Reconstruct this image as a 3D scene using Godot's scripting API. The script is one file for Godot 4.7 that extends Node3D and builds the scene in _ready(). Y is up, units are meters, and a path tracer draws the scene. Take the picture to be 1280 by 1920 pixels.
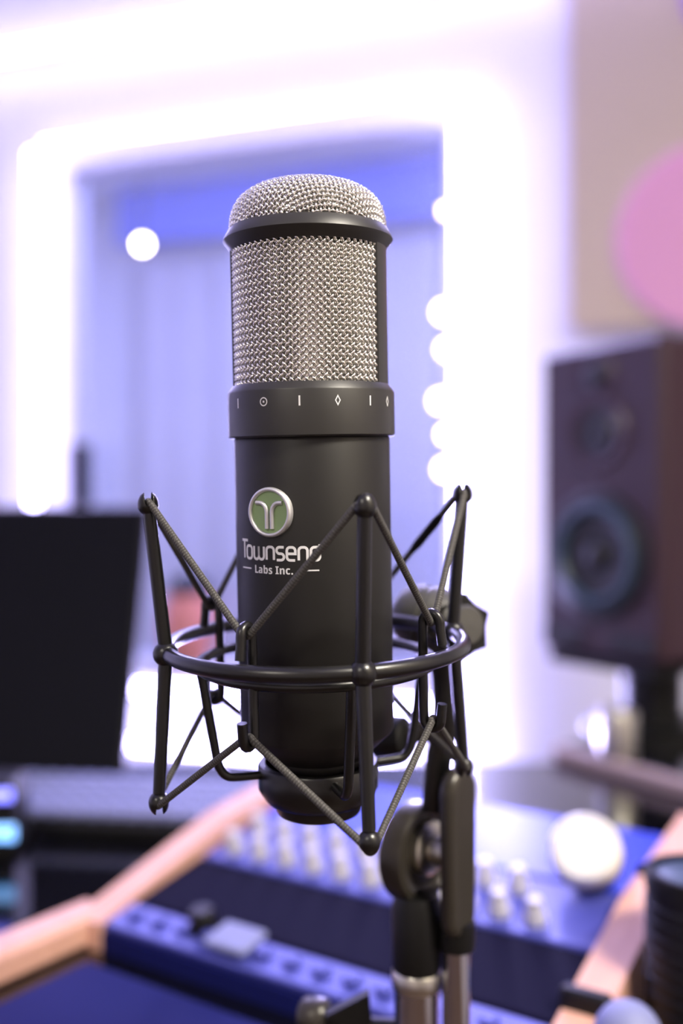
extends Node3D
# A studio microphone in a shock mount on a boom stand, in front of a desk with a mixer,
# a monitor loudspeaker, and a back wall with an LED framed booth window.

const F := 1867.0            # focal length in pixels of the 1280 x 1920 frame (35 mm on full frame)
const CY := 1.05             # camera height
const DESK := 0.75           # desk top height
var M := {}                  # materials
var mic_basis: Basis
var mic_mid: Vector3         # point on the microphone axis level with the eye, in the microphone's own tilt
var wall_xf: Transform3D     # x along the back wall, y up, z into the room

# ---------------------------------------------------------------- mesh builder
class MB:
	var v := PackedVector3Array()
	var n := PackedVector3Array()
	var c := PackedColorArray()
	var ix := PackedInt32Array()
	var tinted := false
	func vert(p: Vector3, nn: Vector3, col := Color.WHITE) -> int:
		v.append(p); n.append(nn)
		if tinted: c.append(col)
		return v.size() - 1
	func tri(a: int, b: int, d: int) -> void:
		var g := (v[b] - v[a]).cross(v[d] - v[a])
		if g.dot(n[a] + n[b] + n[d]) > 0.0:
			ix.append(a); ix.append(d); ix.append(b)
		else:
			ix.append(a); ix.append(b); ix.append(d)
	func quad(a: int, b: int, d: int, e: int) -> void:
		tri(a, b, d); tri(a, d, e)
	func flat(pts: Array) -> void:           # convex flat face; normal from the order (counter-clockwise seen from outside)
		var nn: Vector3 = (pts[1] - pts[0]).cross(pts[2] - pts[0]).normalized()
		var k := []
		for p in pts: k.append(vert(p, nn))
		for i in range(1, pts.size() - 1): tri(k[0], k[i], k[i + 1])
	func mesh() -> ArrayMesh:
		var a := []
		a.resize(Mesh.ARRAY_MAX)
		a[Mesh.ARRAY_VERTEX] = v
		a[Mesh.ARRAY_NORMAL] = n
		if tinted: a[Mesh.ARRAY_COLOR] = c
		a[Mesh.ARRAY_INDEX] = ix
		var m := ArrayMesh.new()
		m.add_surface_from_arrays(Mesh.PRIMITIVE_TRIANGLES, a)
		return m

func tube(mb: MB, pts: Array, r, sides := 12, closed := false, caps := true, squash := 1.0, up := Vector3.ZERO) -> void:
	var m := pts.size()
	var T := []
	for i in m:
		var a: Vector3 = pts[(i - 1 + m) % m] if closed or i > 0 else pts[0]
		var b: Vector3 = pts[(i + 1) % m] if closed or i < m - 1 else pts[m - 1]
		T.append((b - a).normalized())
	var t0: Vector3 = T[0]
	var e1 := up if up != Vector3.ZERO else (Vector3.UP if absf(t0.y) < 0.9 else Vector3.RIGHT)
	e1 = (e1 - t0 * e1.dot(t0)).normalized()
	var rings := []
	for i in m:
		var t: Vector3 = T[i]
		e1 = (e1 - t * e1.dot(t)).normalized()
		var e2 := t.cross(e1)
		var ring := []
		var rad: float = r[i] if r is Array else r
		for k in sides:
			var a := TAU * k / sides
			var d := e1 * cos(a) * squash + e2 * sin(a)
			var nn := (e1 * cos(a) / squash + e2 * sin(a)).normalized()
			ring.append(mb.vert(pts[i] + d * rad, nn))
		rings.append(ring)
	for i in (m if closed else m - 1):
		var j := (i + 1) % m
		for k in sides:
			var q := (k + 1) % sides
			mb.quad(rings[i][k], rings[i][q], rings[j][q], rings[j][k])
	if caps and not closed:
		for e in [0, m - 1]:
			var nn: Vector3 = -T[0] if e == 0 else T[m - 1]
			var mid := mb.vert(pts[e], nn)
			var k2 := []
			for k in sides: k2.append(mb.vert(mb.v[rings[e][k]], nn))
			for k in sides: mb.tri(mid, k2[k], k2[(k + 1) % sides])

func lathe(mb: MB, prof: Array, segs := 48, xf := Transform3D.IDENTITY, a0 := 0.0, a1 := TAU) -> void:
	var m := prof.size()
	var full := absf(a1 - a0 - TAU) < 0.001
	var sn := []
	for i in m - 1:
		var d: Vector2 = prof[i + 1] - prof[i]
		sn.append(Vector2(d.y, -d.x).normalized())
	for i in m - 1:
		var na: Vector2 = sn[i]
		var nb: Vector2 = sn[i]
		if i > 0 and na.dot(sn[i - 1]) > 0.72: na = (sn[i] + sn[i - 1]).normalized()
		if i < m - 2 and nb.dot(sn[i + 1]) > 0.72: nb = (sn[i] + sn[i + 1]).normalized()
		if prof[i].distance_to(prof[i + 1]) < 1e-9: continue
		var ra := []
		var rb := []
		for k in segs + 1:
			var a := a0 + (a1 - a0) * k / segs
			var s := sin(a)
			var co := cos(a)
			ra.append(mb.vert(xf * Vector3(prof[i].x * s, prof[i].y, prof[i].x * co), xf.basis * Vector3(na.x * s, na.y, na.x * co)))
			rb.append(mb.vert(xf * Vector3(prof[i + 1].x * s, prof[i + 1].y, prof[i + 1].x * co), xf.basis * Vector3(nb.x * s, nb.y, nb.x * co)))
		for k in segs:
			if prof[i].x > 1e-9: mb.tri(ra[k], ra[k + 1], rb[k])
			if prof[i + 1].x > 1e-9: mb.tri(ra[k + 1], rb[k + 1], rb[k])
	if not full:
		pass

func ball(mb: MB, at: Vector3, r: float, seg := 24) -> void:
	var rows := []
	for i in seg / 2 + 1:
		var th := PI * i / (seg / 2)
		var row := []
		for k in seg:
			var a := TAU * k / seg
			var d := Vector3(sin(th) * cos(a), cos(th), sin(th) * sin(a))
			row.append(mb.vert(at + d * r, d))
		rows.append(row)
	for i in seg / 2:
		for k in seg:
			var q := (k + 1) % seg
			if i > 0: mb.tri(rows[i][k], rows[i][q], rows[i + 1][k])
			if i < seg / 2 - 1: mb.tri(rows[i][q], rows[i + 1][q], rows[i + 1][k])

func rbox(mb: MB, at: Vector3, size: Vector3, bevel := 0.0, b := Basis.IDENTITY) -> void:
	var h := size / 2.0
	var e := minf(bevel, minf(h.x, minf(h.y, h.z)) * 0.98)
	if e <= 0.0: e = minf(h.x, minf(h.y, h.z)) * 0.02
	var g := func(s: Vector3, ax: int) -> Vector3:
		var p := Vector3(s.x * (h.x - e), s.y * (h.y - e), s.z * (h.z - e))
		p[ax] = s[ax] * h[ax]
		return at + b * p
	var face := func(pts: Array) -> void:
		var mid := Vector3.ZERO
		for p in pts: mid += p
		mid = mid / pts.size() - at
		var nn: Vector3 = (pts[1] - pts[0]).cross(pts[2] - pts[0]).normalized()
		if nn.dot(mid) < 0.0: pts.reverse()
		mb.flat(pts)
	for ax in 3:
		var u := (ax + 1) % 3
		var w := (ax + 2) % 3
		for s in [-1.0, 1.0]:
			var pts := []
			for q in [[-1.0, -1.0], [1.0, -1.0], [1.0, 1.0], [-1.0, 1.0]]:
				var sv := Vector3.ZERO
				sv[ax] = s; sv[u] = q[0]; sv[w] = q[1]
				pts.append(g.call(sv, ax))
			face.call(pts)
		for su in [-1.0, 1.0]:
			for sw in [-1.0, 1.0]:
				var p0 := Vector3.ZERO
				p0[u] = su; p0[w] = sw; p0[ax] = -1.0
				var p1 := p0
				p1[ax] = 1.0
				face.call([g.call(p0, u), g.call(p1, u), g.call(p1, w), g.call(p0, w)])
	for sx in [-1.0, 1.0]:
		for sy in [-1.0, 1.0]:
			for sz in [-1.0, 1.0]:
				var s3 := Vector3(sx, sy, sz)
				face.call([g.call(s3, 0), g.call(s3, 1), g.call(s3, 2)])

func prism(mb: MB, poly: PackedVector2Array, depth: float, xf := Transform3D.IDENTITY) -> void:   # polygon in x/y, extruded along z from 0 to depth
	var tris := Geometry2D.triangulate_polygon(poly)
	for s in [0.0, depth]:
		var nn := xf.basis * Vector3(0, 0, -1.0 if s == 0.0 else 1.0) * signf(depth)
		var k := []
		for p in poly: k.append(mb.vert(xf * Vector3(p.x, p.y, s), nn))
		for i in range(0, tris.size(), 3): mb.tri(k[tris[i]], k[tris[i + 1]], k[tris[i + 2]])
	var cw := Geometry2D.is_polygon_clockwise(poly)
	for i in poly.size():
		var a := poly[i]
		var b := poly[(i + 1) % poly.size()]
		var d := (b - a).normalized()
		var o := Vector3(d.y, -d.x, 0) * (-1.0 if cw else 1.0)
		var nn := xf.basis * o
		var q := [mb.vert(xf * Vector3(a.x, a.y, 0), nn), mb.vert(xf * Vector3(b.x, b.y, 0), nn), mb.vert(xf * Vector3(b.x, b.y, depth), nn), mb.vert(xf * Vector3(a.x, a.y, depth), nn)]
		mb.quad(q[0], q[1], q[2], q[3])

# ---------------------------------------------------------------- nodes
var taken := {}
func numbered(called: String) -> String:
	taken[called] = taken.get(called, -1) + 1
	return called if taken[called] == 0 else "%s_%03d" % [called, taken[called]]

func thing(called: String, label: String, category: String, xf := Transform3D.IDENTITY, group := "") -> Node3D:
	var o := Node3D.new()
	o.name = numbered(called)
	o.transform = xf
	o.set_meta("label", label); o.set_meta("category", category)
	if group: o.set_meta("group", group)
	add_child(o, true)
	return o

func part(called: String, m, mat: Material, parent: Node, xf := Transform3D.IDENTITY, kind := "") -> MeshInstance3D:
	var o := MeshInstance3D.new()
	o.name = called
	o.mesh = m.mesh() if m is MB else m
	o.material_override = mat
	o.transform = xf
	if kind: o.set_meta("kind", kind)
	parent.add_child(o, true)
	return o

func single(called: String, m, mat: Material, label: String, category: String, xf := Transform3D.IDENTITY, group := "") -> MeshInstance3D:
	var o := part(numbered(called), m, mat, self, xf)
	o.set_meta("label", label); o.set_meta("category", category)
	if group: o.set_meta("group", group)
	return o

func struct(called: String, m, mat: Material, xf := Transform3D.IDENTITY) -> MeshInstance3D:
	return part(called, m, mat, self, xf, "structure")

func mat(name_: String, col: Color, rough := 0.5, metal := 0.0, spec := 0.5) -> StandardMaterial3D:
	var m := StandardMaterial3D.new()
	m.resource_name = name_
	m.albedo_color = col
	m.roughness = rough
	m.metallic = metal
	m.metallic_specular = spec
	M[name_] = m
	return m

func glow(name_: String, col: Color, energy: float, base := Color(0.8, 0.8, 0.8)) -> StandardMaterial3D:
	var m := mat(name_, base, 0.6)
	m.emission_enabled = true
	m.emission = col
	m.emission_energy_multiplier = energy
	return m

func noise_tex(freq: float, lo: Color, hi: Color, sd: int, size := 256, oct := 4) -> NoiseTexture2D:
	var f := FastNoiseLite.new()
	f.seed = sd
	f.frequency = freq
	f.fractal_octaves = oct
	var t := NoiseTexture2D.new()
	t.width = size; t.height = size
	t.seamless = true
	t.noise = f
	var g := Gradient.new()
	g.colors = PackedColorArray([lo, hi])
	t.color_ramp = g
	return t

func P(px: float, py: float, d: float) -> Vector3:      # the point at pixel (px, py) at depth d
	return Vector3((px - 640.0) / F * d, CY - (py - 960.0) / F * d, -d)

func axis_basis(y: Vector3, hint := Vector3.FORWARD) -> Basis:
	y = y.normalized()
	var x := y.cross(hint).normalized()
	return Basis(x, y, x.cross(y))

func area(called: String, xf: Transform3D, size: Vector2, col: Color, energy: float) -> void:   # shines along its -z
	var l := AreaLight3D.new()
	l.name = called
	l.transform = xf
	l.area_size = size
	l.light_color = col
	l.light_energy = energy
	l.area_normalize_energy = true
	l.area_range = 12.0
	l.area_attenuation = 2.0
	l.shadow_enabled = true
	add_child(l, true)

# ================================================================ scene
func _ready() -> void:
	# camera
	var cam := Camera3D.new()
	cam.name = "camera"
	cam.position = Vector3(0, CY, 0)
	add_child(cam)
	var att := CameraAttributesPhysical.new()
	var foc := 12.0 / (960.0 / F)
	att.frustum_focal_length = foc
	att.exposure_aperture = foc / 11.0          # an opening 11 mm wide
	att.frustum_focus_distance = 0.348
	att.frustum_near = 0.02
	att.frustum_far = 60.0
	cam.attributes = att
	cam.fov = rad_to_deg(2.0 * atan(960.0 / F))
	cam.near = 0.02
	cam.far = 60.0
	cam.current = true
	# surroundings: a closed room, no sky
	var we := WorldEnvironment.new()
	we.name = "world_environment"
	var env := Environment.new()
	env.background_mode = Environment.BG_COLOR
	env.background_color = Color.BLACK
	env.tonemap_mode = Environment.TONE_MAPPER_LINEAR
	env.tonemap_exposure = 1.0
	env.sdfgi_enabled = true
	env.ssao_enabled = true
	env.ssil_enabled = true
	we.environment = env
	add_child(we)
	# frames of reference
	mic_mid = P(585, 850, 0.378)
	var to_cam := (cam.position - mic_mid).normalized()
	var up := Vector3(-sin(deg_to_rad(1.1)), cos(deg_to_rad(1.1)), 0.0)
	up = (up - to_cam * up.dot(to_cam)).normalized()
	mic_basis = Basis(up.cross(to_cam), up, to_cam)
	var u := Vector3(0.836, 0, 0.28).normalized()
	wall_xf = Transform3D(Basis(u, Vector3.UP, u.cross(Vector3.UP)), Vector3(-0.202, 0, -2.16))
	materials()
	lamps()
	room()
	window_and_booth()
	wall_panels()
	desk_and_shelf()
	loudspeaker()
	computer()
	mixer()
	microphone()
	shock_mount()
	stand()
	small_things()

func materials() -> void:
	mat("black_metal", Color(0.115, 0.11, 0.106), 0.46, 0.0, 0.42)
	mat("collar_metal", Color(0.16, 0.155, 0.15), 0.42, 0.0, 0.5)
	mat("black_wire", Color(0.055, 0.053, 0.053), 0.30, 0.0, 0.55)
	mat("nickel", Color(0.94, 0.935, 0.915), 0.18, 1.0)
	mat("silver", Color(0.86, 0.86, 0.86), 0.42, 0.8)
	mat("badge_green", Color(0.55, 0.66, 0.46), 0.5)
	mat("ink", Color(0.90, 0.90, 0.90), 0.5)
	mat("chrome", Color(0.82, 0.82, 0.84), 0.12, 1.0)
	mat("satin_steel", Color(0.80, 0.79, 0.75), 0.28, 1.0)
	mat("black_plastic", Color(0.04, 0.04, 0.04), 0.45, 0.0, 0.4)
	mat("grey_casting", Color(0.30, 0.295, 0.285), 0.45, 0.2)
	mat("bracket_metal", Color(0.21, 0.195, 0.175), 0.30, 0.2)
	mat("wall_paint", Color(0.86, 0.86, 0.88), 0.85)
	mat("ceiling_paint", Color(0.85, 0.85, 0.87), 0.9)
	mat("warm_wall", Color(0.72, 0.69, 0.62), 0.9)
	var fl := mat("floor_wood", Color.WHITE, 0.5)
	fl.albedo_texture = noise_tex(0.02, Color(0.20, 0.14, 0.10), Color(0.34, 0.25, 0.18), 3)
	fl.uv1_triplanar = true
	fl.uv1_scale = Vector3(2, 2, 0.3)
	mat("desk_black", Color(0.03, 0.03, 0.045), 0.10, 0.0, 0.7)
	var wd := mat("pale_wood", Color.WHITE, 0.5)
	wd.albedo_texture = noise_tex(0.03, Color(0.80, 0.605, 0.525), Color(0.88, 0.69, 0.61), 5)
	wd.uv1_triplanar = true
	wd.uv1_scale = Vector3(12, 12, 2)
	mat("navy_reflection", Color(0.07, 0.09, 0.33), 0.7, 0.0, 0.25)  # blue LED reflection put into the base colour
	mat("felt_greige", Color(0.76, 0.70, 0.63), 0.95)
	mat("felt_pink", Color(0.86, 0.63, 0.76), 0.95)
	mat("felt_lilac", Color(0.66, 0.50, 0.78), 0.95)
	mat("burgundy", Color(0.185, 0.09, 0.135), 0.45)
	mat("driver_black", Color(0.07, 0.07, 0.08), 0.45)
	mat("driver_surround", Color(0.12, 0.22, 0.28), 0.38)
	mat("mixer_panel", Color(0.29, 0.31, 0.64), 0.4, 0.1)  # made bluer, blue light on the panels put into the colour
	mat("mixer_blue_light", Color(0.08, 0.20, 0.76), 0.35, 0.1)  # LED reflection on the far panel painted as blue
	mat("mixer_dark", Color(0.065, 0.06, 0.15), 0.7, 0.0, 0.15)  # blue tinge of the light mixed into the dark colour
	mat("knob_pale", Color(0.74, 0.73, 0.76), 0.35)
	mat("white_plastic", Color(0.92, 0.91, 0.89), 0.4)
	mat("screen_dark", Color(0.04, 0.04, 0.07), 0.6, 0.0, 0.2)
	mat("key_grey", Color(0.48, 0.50, 0.66), 0.6)
	mat("terracotta", Color(0.80, 0.52, 0.50), 0.7)
	mat("booth_curtain", Color(0.78, 0.77, 0.79), 0.95)
	mat("valance_blue_light", Color(0.48, 0.54, 0.90), 0.9)  # blue light at the top of the booth, painted on
	mat("taupe_edge", Color(0.64, 0.56, 0.56), 0.6)
	mat("window_frame", Color(0.80, 0.80, 0.84), 0.5)
	var gl := mat("glass", Color(0.9, 0.92, 1.0, 0.06), 0.02)
	gl.transparency = BaseMaterial3D.TRANSPARENCY_ALPHA
	glow("led_strip", Color(0.745, 0.715, 1.0), 28.0)
	glow("led_strip_soft", Color(0.745, 0.715, 1.0), 14.0)
	glow("added_booth_led", Color(0.45, 0.50, 1.0), 4.0)
	glow("bulb_warm", Color(1.0, 0.90, 0.80), 22.0)
	glow("bulb_white", Color(1.0, 0.95, 0.93), 40.0)
	glow("panel_lamp", Color(1.0, 0.965, 0.90), 6.0)
	glow("led_blue", Color(0.25, 0.30, 1.0), 3.0)
	glow("led_cyan", Color(0.10, 0.60, 0.95), 2.5)
	var cord := mat("cord", Color.WHITE, 0.85)
	cord.vertex_color_use_as_albedo = true

func lamps() -> void:
	# ceiling panel lamps, glowing panel and light each; the weaker left one is added
	for a in [[Vector3(0.85, CEIL - 0.012, 0.30), Vector2(0.36, 0.36), 6.5, "square white ceiling panel lamp above the microphone"], [Vector3(-1.0, CEIL - 0.012, 1.2), Vector2(0.36, 0.36), 1.6, "added weaker square white ceiling panel lamp at the left"]]:
		var t := thing("ceiling_lamp", a[3], "lamp", Transform3D(Basis.IDENTITY, a[0]), "ceiling panel lamps")
		var f := MB.new()
		for s in [-1.0, 1.0]:
			rbox(f, Vector3(s * 0.19, 0, 0), Vector3(0.02, 0.022, 0.40), 0.003)
			rbox(f, Vector3(0, 0, s * 0.19), Vector3(0.36, 0.022, 0.02), 0.003)
		part("frame", f, M.white_plastic, t)
		var g := MB.new()
		rbox(g, Vector3(0, 0.002, 0), Vector3(0.36, 0.010, 0.36), 0.002)
		part("diffuser", g, M.panel_lamp, t)
		area("ceiling_lamp_light", Transform3D(Basis(Vector3.RIGHT, -PI / 2), a[0] - Vector3(0, 0.012, 0)), a[1], Color(1.0, 0.965, 0.90), a[2])

# ---------------------------------------------------------------- room
func wbox(mb: MB, x0: float, x1: float, y0: float, y1: float, z0: float, z1: float, bevel := 0.001) -> void:
	rbox(mb, Vector3((x0 + x1) / 2, (y0 + y1) / 2, (z0 + z1) / 2), Vector3(x1 - x0, y1 - y0, z1 - z0), bevel)

const WX0 := -0.455   # window opening, along the wall
const WX1 := 0.455
const WY0 := 0.712    # window opening, height
const WY1 := 1.852
const CEIL := 2.32

func room() -> void:
	var b := MB.new()
	wbox(b, -1.5, WX0, 0, CEIL, -0.06, 0)
	wbox(b, WX1, 2.3, 0, CEIL, -0.06, 0)
	wbox(b, WX0, WX1, 0, WY0, -0.06, 0)
	wbox(b, WX0, WX1, WY1, CEIL, -0.06, 0)
	struct("wall_back", b, M.wall_paint, wall_xf)
	b = MB.new(); wbox(b, -1.62, -1.5, 0, CEIL, -0.12, 4.2); struct("wall_left", b, M.wall_paint, wall_xf)
	b = MB.new(); wbox(b, 2.3, 2.42, 0, CEIL, -0.12, 4.2); struct("wall_right", b, M.warm_wall, wall_xf)
	b = MB.new(); wbox(b, -1.62, 2.42, 0, CEIL, 4.2, 4.32); struct("wall_front", b, M.warm_wall, wall_xf)
	b = MB.new(); wbox(b, -1.62, 2.42, CEIL, CEIL + 0.1, -0.12, 4.32); struct("ceiling", b, M.ceiling_paint, wall_xf)
	b = MB.new(); wbox(b, -1.62, 2.42, -0.1, 0, -0.12, 4.32); struct("floor", b, M.floor_wood, wall_xf)

func strip(x0: float, y0: float, x1: float, y1: float, label: String, r := 0.012, energy := 1.0, off := 0.055, soft := false) -> void:
	# a glowing tube held a few centimetres off the wall by a thin fin, so that the wall behind it is washed with light
	var a := Vector3(x0, y0, off)
	var b := Vector3(x1, y1, off)
	var t := thing("led_strip_lamp", label, "lamp", wall_xf, "LED strips around the booth window")
	var ch := MB.new()
	var d := (b - a).normalized()
	var side := d.cross(Vector3(0, 0, 1))
	rbox(ch, (a + b) / 2 - Vector3(0, 0, off / 2), d.abs() * (b - a).length() + side.abs() * 0.004 + Vector3(0, 0, off), 0.001)
	part("channel", ch, M.white_plastic, t)
	var mb := MB.new()
	tube(mb, [a, b], r, 16, false, true, 1.0, Vector3(0, 0, 1))
	part("diffuser", mb, M.led_strip_soft if soft else M.led_strip, t)
	var len := (b - a).length()
	var bas := Basis(d, Vector3(0, 0, 1).cross(d), Vector3(0, 0, 1)) * Basis(Vector3.UP, PI)
	area("led_strip_light", wall_xf * Transform3D(bas, (a + b) / 2 + Vector3(0, 0, r + 0.002)), Vector2(len, r * 1.6), Color(0.745, 0.715, 1.0), energy * 1.5)

func window_and_booth() -> void:
	strip(WX0 - 0.060, WY0 - 0.04, WX0 - 0.060, WY1 + 0.02, "vertical glowing LED strip beside the booth window away from the loudspeaker", 0.010, 1.0, 0.045)
	strip(WX1 + 0.026, WY0 - 0.13, WX1 + 0.026, WY1 + 0.02, "vertical glowing LED strip between the booth window and the felt wall panel", 0.013, 1.4, 0.06)
	strip(WX0 - 0.040, WY1 + 0.040, WX1 + 0.026, WY1 + 0.040, "horizontal glowing LED strip along the top of the booth window", 0.007, 0.6, 0.035, true)
	strip(WX0 - 0.03, WY0 - 0.05, WX1 + 0.03, WY0 - 0.05, "horizontal glowing LED strip right under the sill of the booth window", 0.012, 1.0)
	strip(WX0 - 0.03, WY0 - 0.17, WX1 + 0.10, WY0 - 0.17, "added horizontal LED strip whitening the low wall behind the desk", 0.012, 1.0)  # added so the wall under the window goes white
	strip(-1.49, 2.105, 1.2, 2.105, "long glowing LED strip just under the ceiling", 0.014, 1.0, 0.06, true)
	# window: frame, sill, pane
	var w := MB.new()
	for s in [WX0, WX1]:
		wbox(w, s - 0.012 if s > 0 else s - 0.004, s + 0.004 if s > 0 else s + 0.012, WY0, WY1, -0.059, 0.004)
	wbox(w, WX0 + 0.012, WX1 - 0.012, WY1 - 0.012, WY1 + 0.004, -0.059, 0.004)
	var win := struct("window_1", w, M.window_frame, wall_xf)
	var sl := MB.new()
	wbox(sl, WX0 - 0.02, WX1 + 0.02, WY0 - 0.02, WY0 + 0.012, -0.059, 0.10, 0.004)
	part("window_sill", sl, M.window_frame, win)
	var pn := MB.new()
	wbox(pn, WX0 + 0.012, WX1 - 0.012, WY0 + 0.012, WY1 - 0.012, -0.018, -0.012)
	part("pane", pn, M.glass, win)
	# booth behind the glass
	var b := MB.new()
	wbox(b, -1.5, 1.5, 0.2, CEIL, -1.72, -1.6)
	struct("wall_booth_back", b, M.wall_paint, wall_xf)
	b = MB.new(); wbox(b, -1.62, -1.5, 0.2, CEIL, -1.72, -0.06); struct("wall_booth_left", b, M.wall_paint, wall_xf)
	b = MB.new(); wbox(b, 1.5, 1.62, 0.2, CEIL, -1.72, -0.06); struct("wall_booth_right", b, M.wall_paint, wall_xf)
	b = MB.new(); wbox(b, -1.62, 1.62, CEIL, CEIL + 0.1, -1.72, -0.06); struct("ceiling_booth", b, M.wall_paint, wall_xf)
	b = MB.new(); wbox(b, -1.62, 1.62, 0.1, 0.2, -1.72, -0.06); struct("floor_booth", b, M.floor_wood, wall_xf)
	# curtain with folds along the booth's back wall
	var cu := MB.new()
	var rows := [[], []]
	for i in 241:
		var x := -1.2 + 2.4 * i / 240.0
		var z := -1.54 + 0.012 * sin(x * 38.0) + 0.012 * sin(x * 17.0 + 1.0)
		var dz := 0.012 * 38.0 * cos(x * 38.0) + 0.012 * 17.0 * cos(x * 17.0 + 1.0)
		var nn := Vector3(-dz, 0, 1).normalized()
		rows[0].append(cu.vert(Vector3(x, 0.22, z), nn)); rows[1].append(cu.vert(Vector3(x, 2.05, z), nn))
	for i in 240: cu.quad(rows[0][i], rows[0][i + 1], rows[1][i + 1], rows[1][i])
	single("booth_curtain", cu, M.booth_curtain, "pale grey curtain hanging in folds at the back of the booth", "curtain", wall_xf)
	# added valance painted as blue light, and an added LED panel out of view
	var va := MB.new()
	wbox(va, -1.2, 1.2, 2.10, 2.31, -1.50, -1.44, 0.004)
	single("painted_valance", va, M.valance_blue_light, "added valance board painted as the blue light high in the booth", "valance", wall_xf)
	var t := thing("added_booth_lamp", "added unseen blue LED panel tinting the booth from its ceiling", "lamp", wall_xf)
	var pl := MB.new()
	wbox(pl, -0.8, 0.8, CEIL - 0.016, CEIL - 0.001, -0.75, -0.25, 0.002)
	part("diffuser", pl, M.added_booth_led, t)
	area("added_booth_light", wall_xf * Transform3D(Basis(Vector3.RIGHT, -PI / 2), Vector3(0, CEIL - 0.02, -0.5)), Vector2(1.6, 0.5), Color(0.66, 0.69, 1.0), 4.2)
	# pendant bulb in the booth
	var pb := P(267, 458, 3.1)
	var pt := thing("pendant_bulb", "round glowing pendant bulb hanging alone inside the booth", "lamp", Transform3D(Basis.IDENTITY, pb))
	var mb := MB.new()
	ball(mb, Vector3.ZERO, 0.014)
	part("bulb", mb, M.bulb_white, pt)
	mb = MB.new()
	tube(mb, [Vector3(0, 0.013, 0), Vector3(0, CEIL - pb.y, 0)], 0.003, 8)
	part("cable", mb, M.black_plastic, pt)
	var ol := OmniLight3D.new()
	ol.name = "pendant_bulb_light"; ol.position = pb; ol.light_energy = 0.05; ol.light_size = 0.02; ol.omni_range = 12.0; ol.omni_attenuation = 2.0; ol.shadow_enabled = true; ol.light_color = Color(1, 0.95, 0.93)
	add_child(ol)
	# string of warm bulbs hanging inside the booth by the jamb
	var st := thing("string_lights", "string of warm globe bulbs hanging beside the booth window jamb", "lamp", Transform3D(Basis.IDENTITY, P(830, 900, 2.16)))
	var o := P(830, 900, 2.16)
	var wire := []
	for i in 21:
		var yy := 300.0 + 620.0 * i / 20.0
		wire.append(P(829 + 6.0 * sin(i * 1.3), yy, 2.165) - o)
	mb = MB.new(); tube(mb, wire, 0.002, 6)
	part("wire", mb, M.black_plastic, st)
	for q in [[836, 395, 0.008], [832, 585, 0.015], [838, 655, 0.013], [826, 752, 0.015], [834, 880, 0.014], [836, 815, 0.010]]:
		mb = MB.new()
		ball(mb, Vector3.ZERO, q[2], 16)
		part("bulb", mb, M.bulb_warm, st, Transform3D(Basis.IDENTITY, P(q[0], q[1], 2.16) - o))
	var ol2 := OmniLight3D.new()
	ol2.name = "string_lights_light"; ol2.position = P(826, 752, 2.16); ol2.light_energy = 0.03; ol2.light_size = 0.012; ol2.omni_range = 12.0; ol2.omni_attenuation = 2.0; ol2.shadow_enabled = true; ol2.light_color = Color(1, 0.9, 0.8)
	add_child(ol2)

func rounded_rect(x0: float, y0: float, x1: float, y1: float, r: float, n := 6) -> PackedVector2Array:
	var p := PackedVector2Array()
	for q in [[x1 - r, y0 + r, -PI / 2], [x1 - r, y1 - r, 0.0], [x0 + r, y1 - r, PI / 2], [x0 + r, y0 + r, PI]]:
		for i in n + 1:
			var a: float = q[2] + PI / 2 * i / n
			p.append(Vector2(q[0] + r * cos(a), q[1] + r * sin(a)))
	return p

func wall_panels() -> void:
	var t := thing("felt_wall_panel", "large greige felt acoustic panel with rounded corners on the wall behind the loudspeaker", "wall panel", wall_xf * Transform3D(Basis.IDENTITY, Vector3(0.687, 1.40, 0.0)))
	var mb := MB.new()
	prism(mb, rounded_rect(0, 0, 0.70, 0.74, 0.02), 0.045)
	part("felt_board", mb, M.felt_greige, t)
	for a in [["felt_pink", Vector3(0.256, 0.155, 0.045), 0.17, "pink felt disc"], ["felt_lilac", Vector3(0.29, 0.60, 0.045), 0.085, "lilac felt disc"]]:
		mb = MB.new()
		lathe(mb, [Vector2(0, 0.014), Vector2(a[2] - 0.004, 0.014), Vector2(a[2], 0.010), Vector2(a[2], 0.0)], 64)
		var o := part("felt_disc", mb, M[a[0]], t, Transform3D(Basis(Vector3.RIGHT, PI / 2), a[1]))
		o.set_meta("label", a[3])

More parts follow.
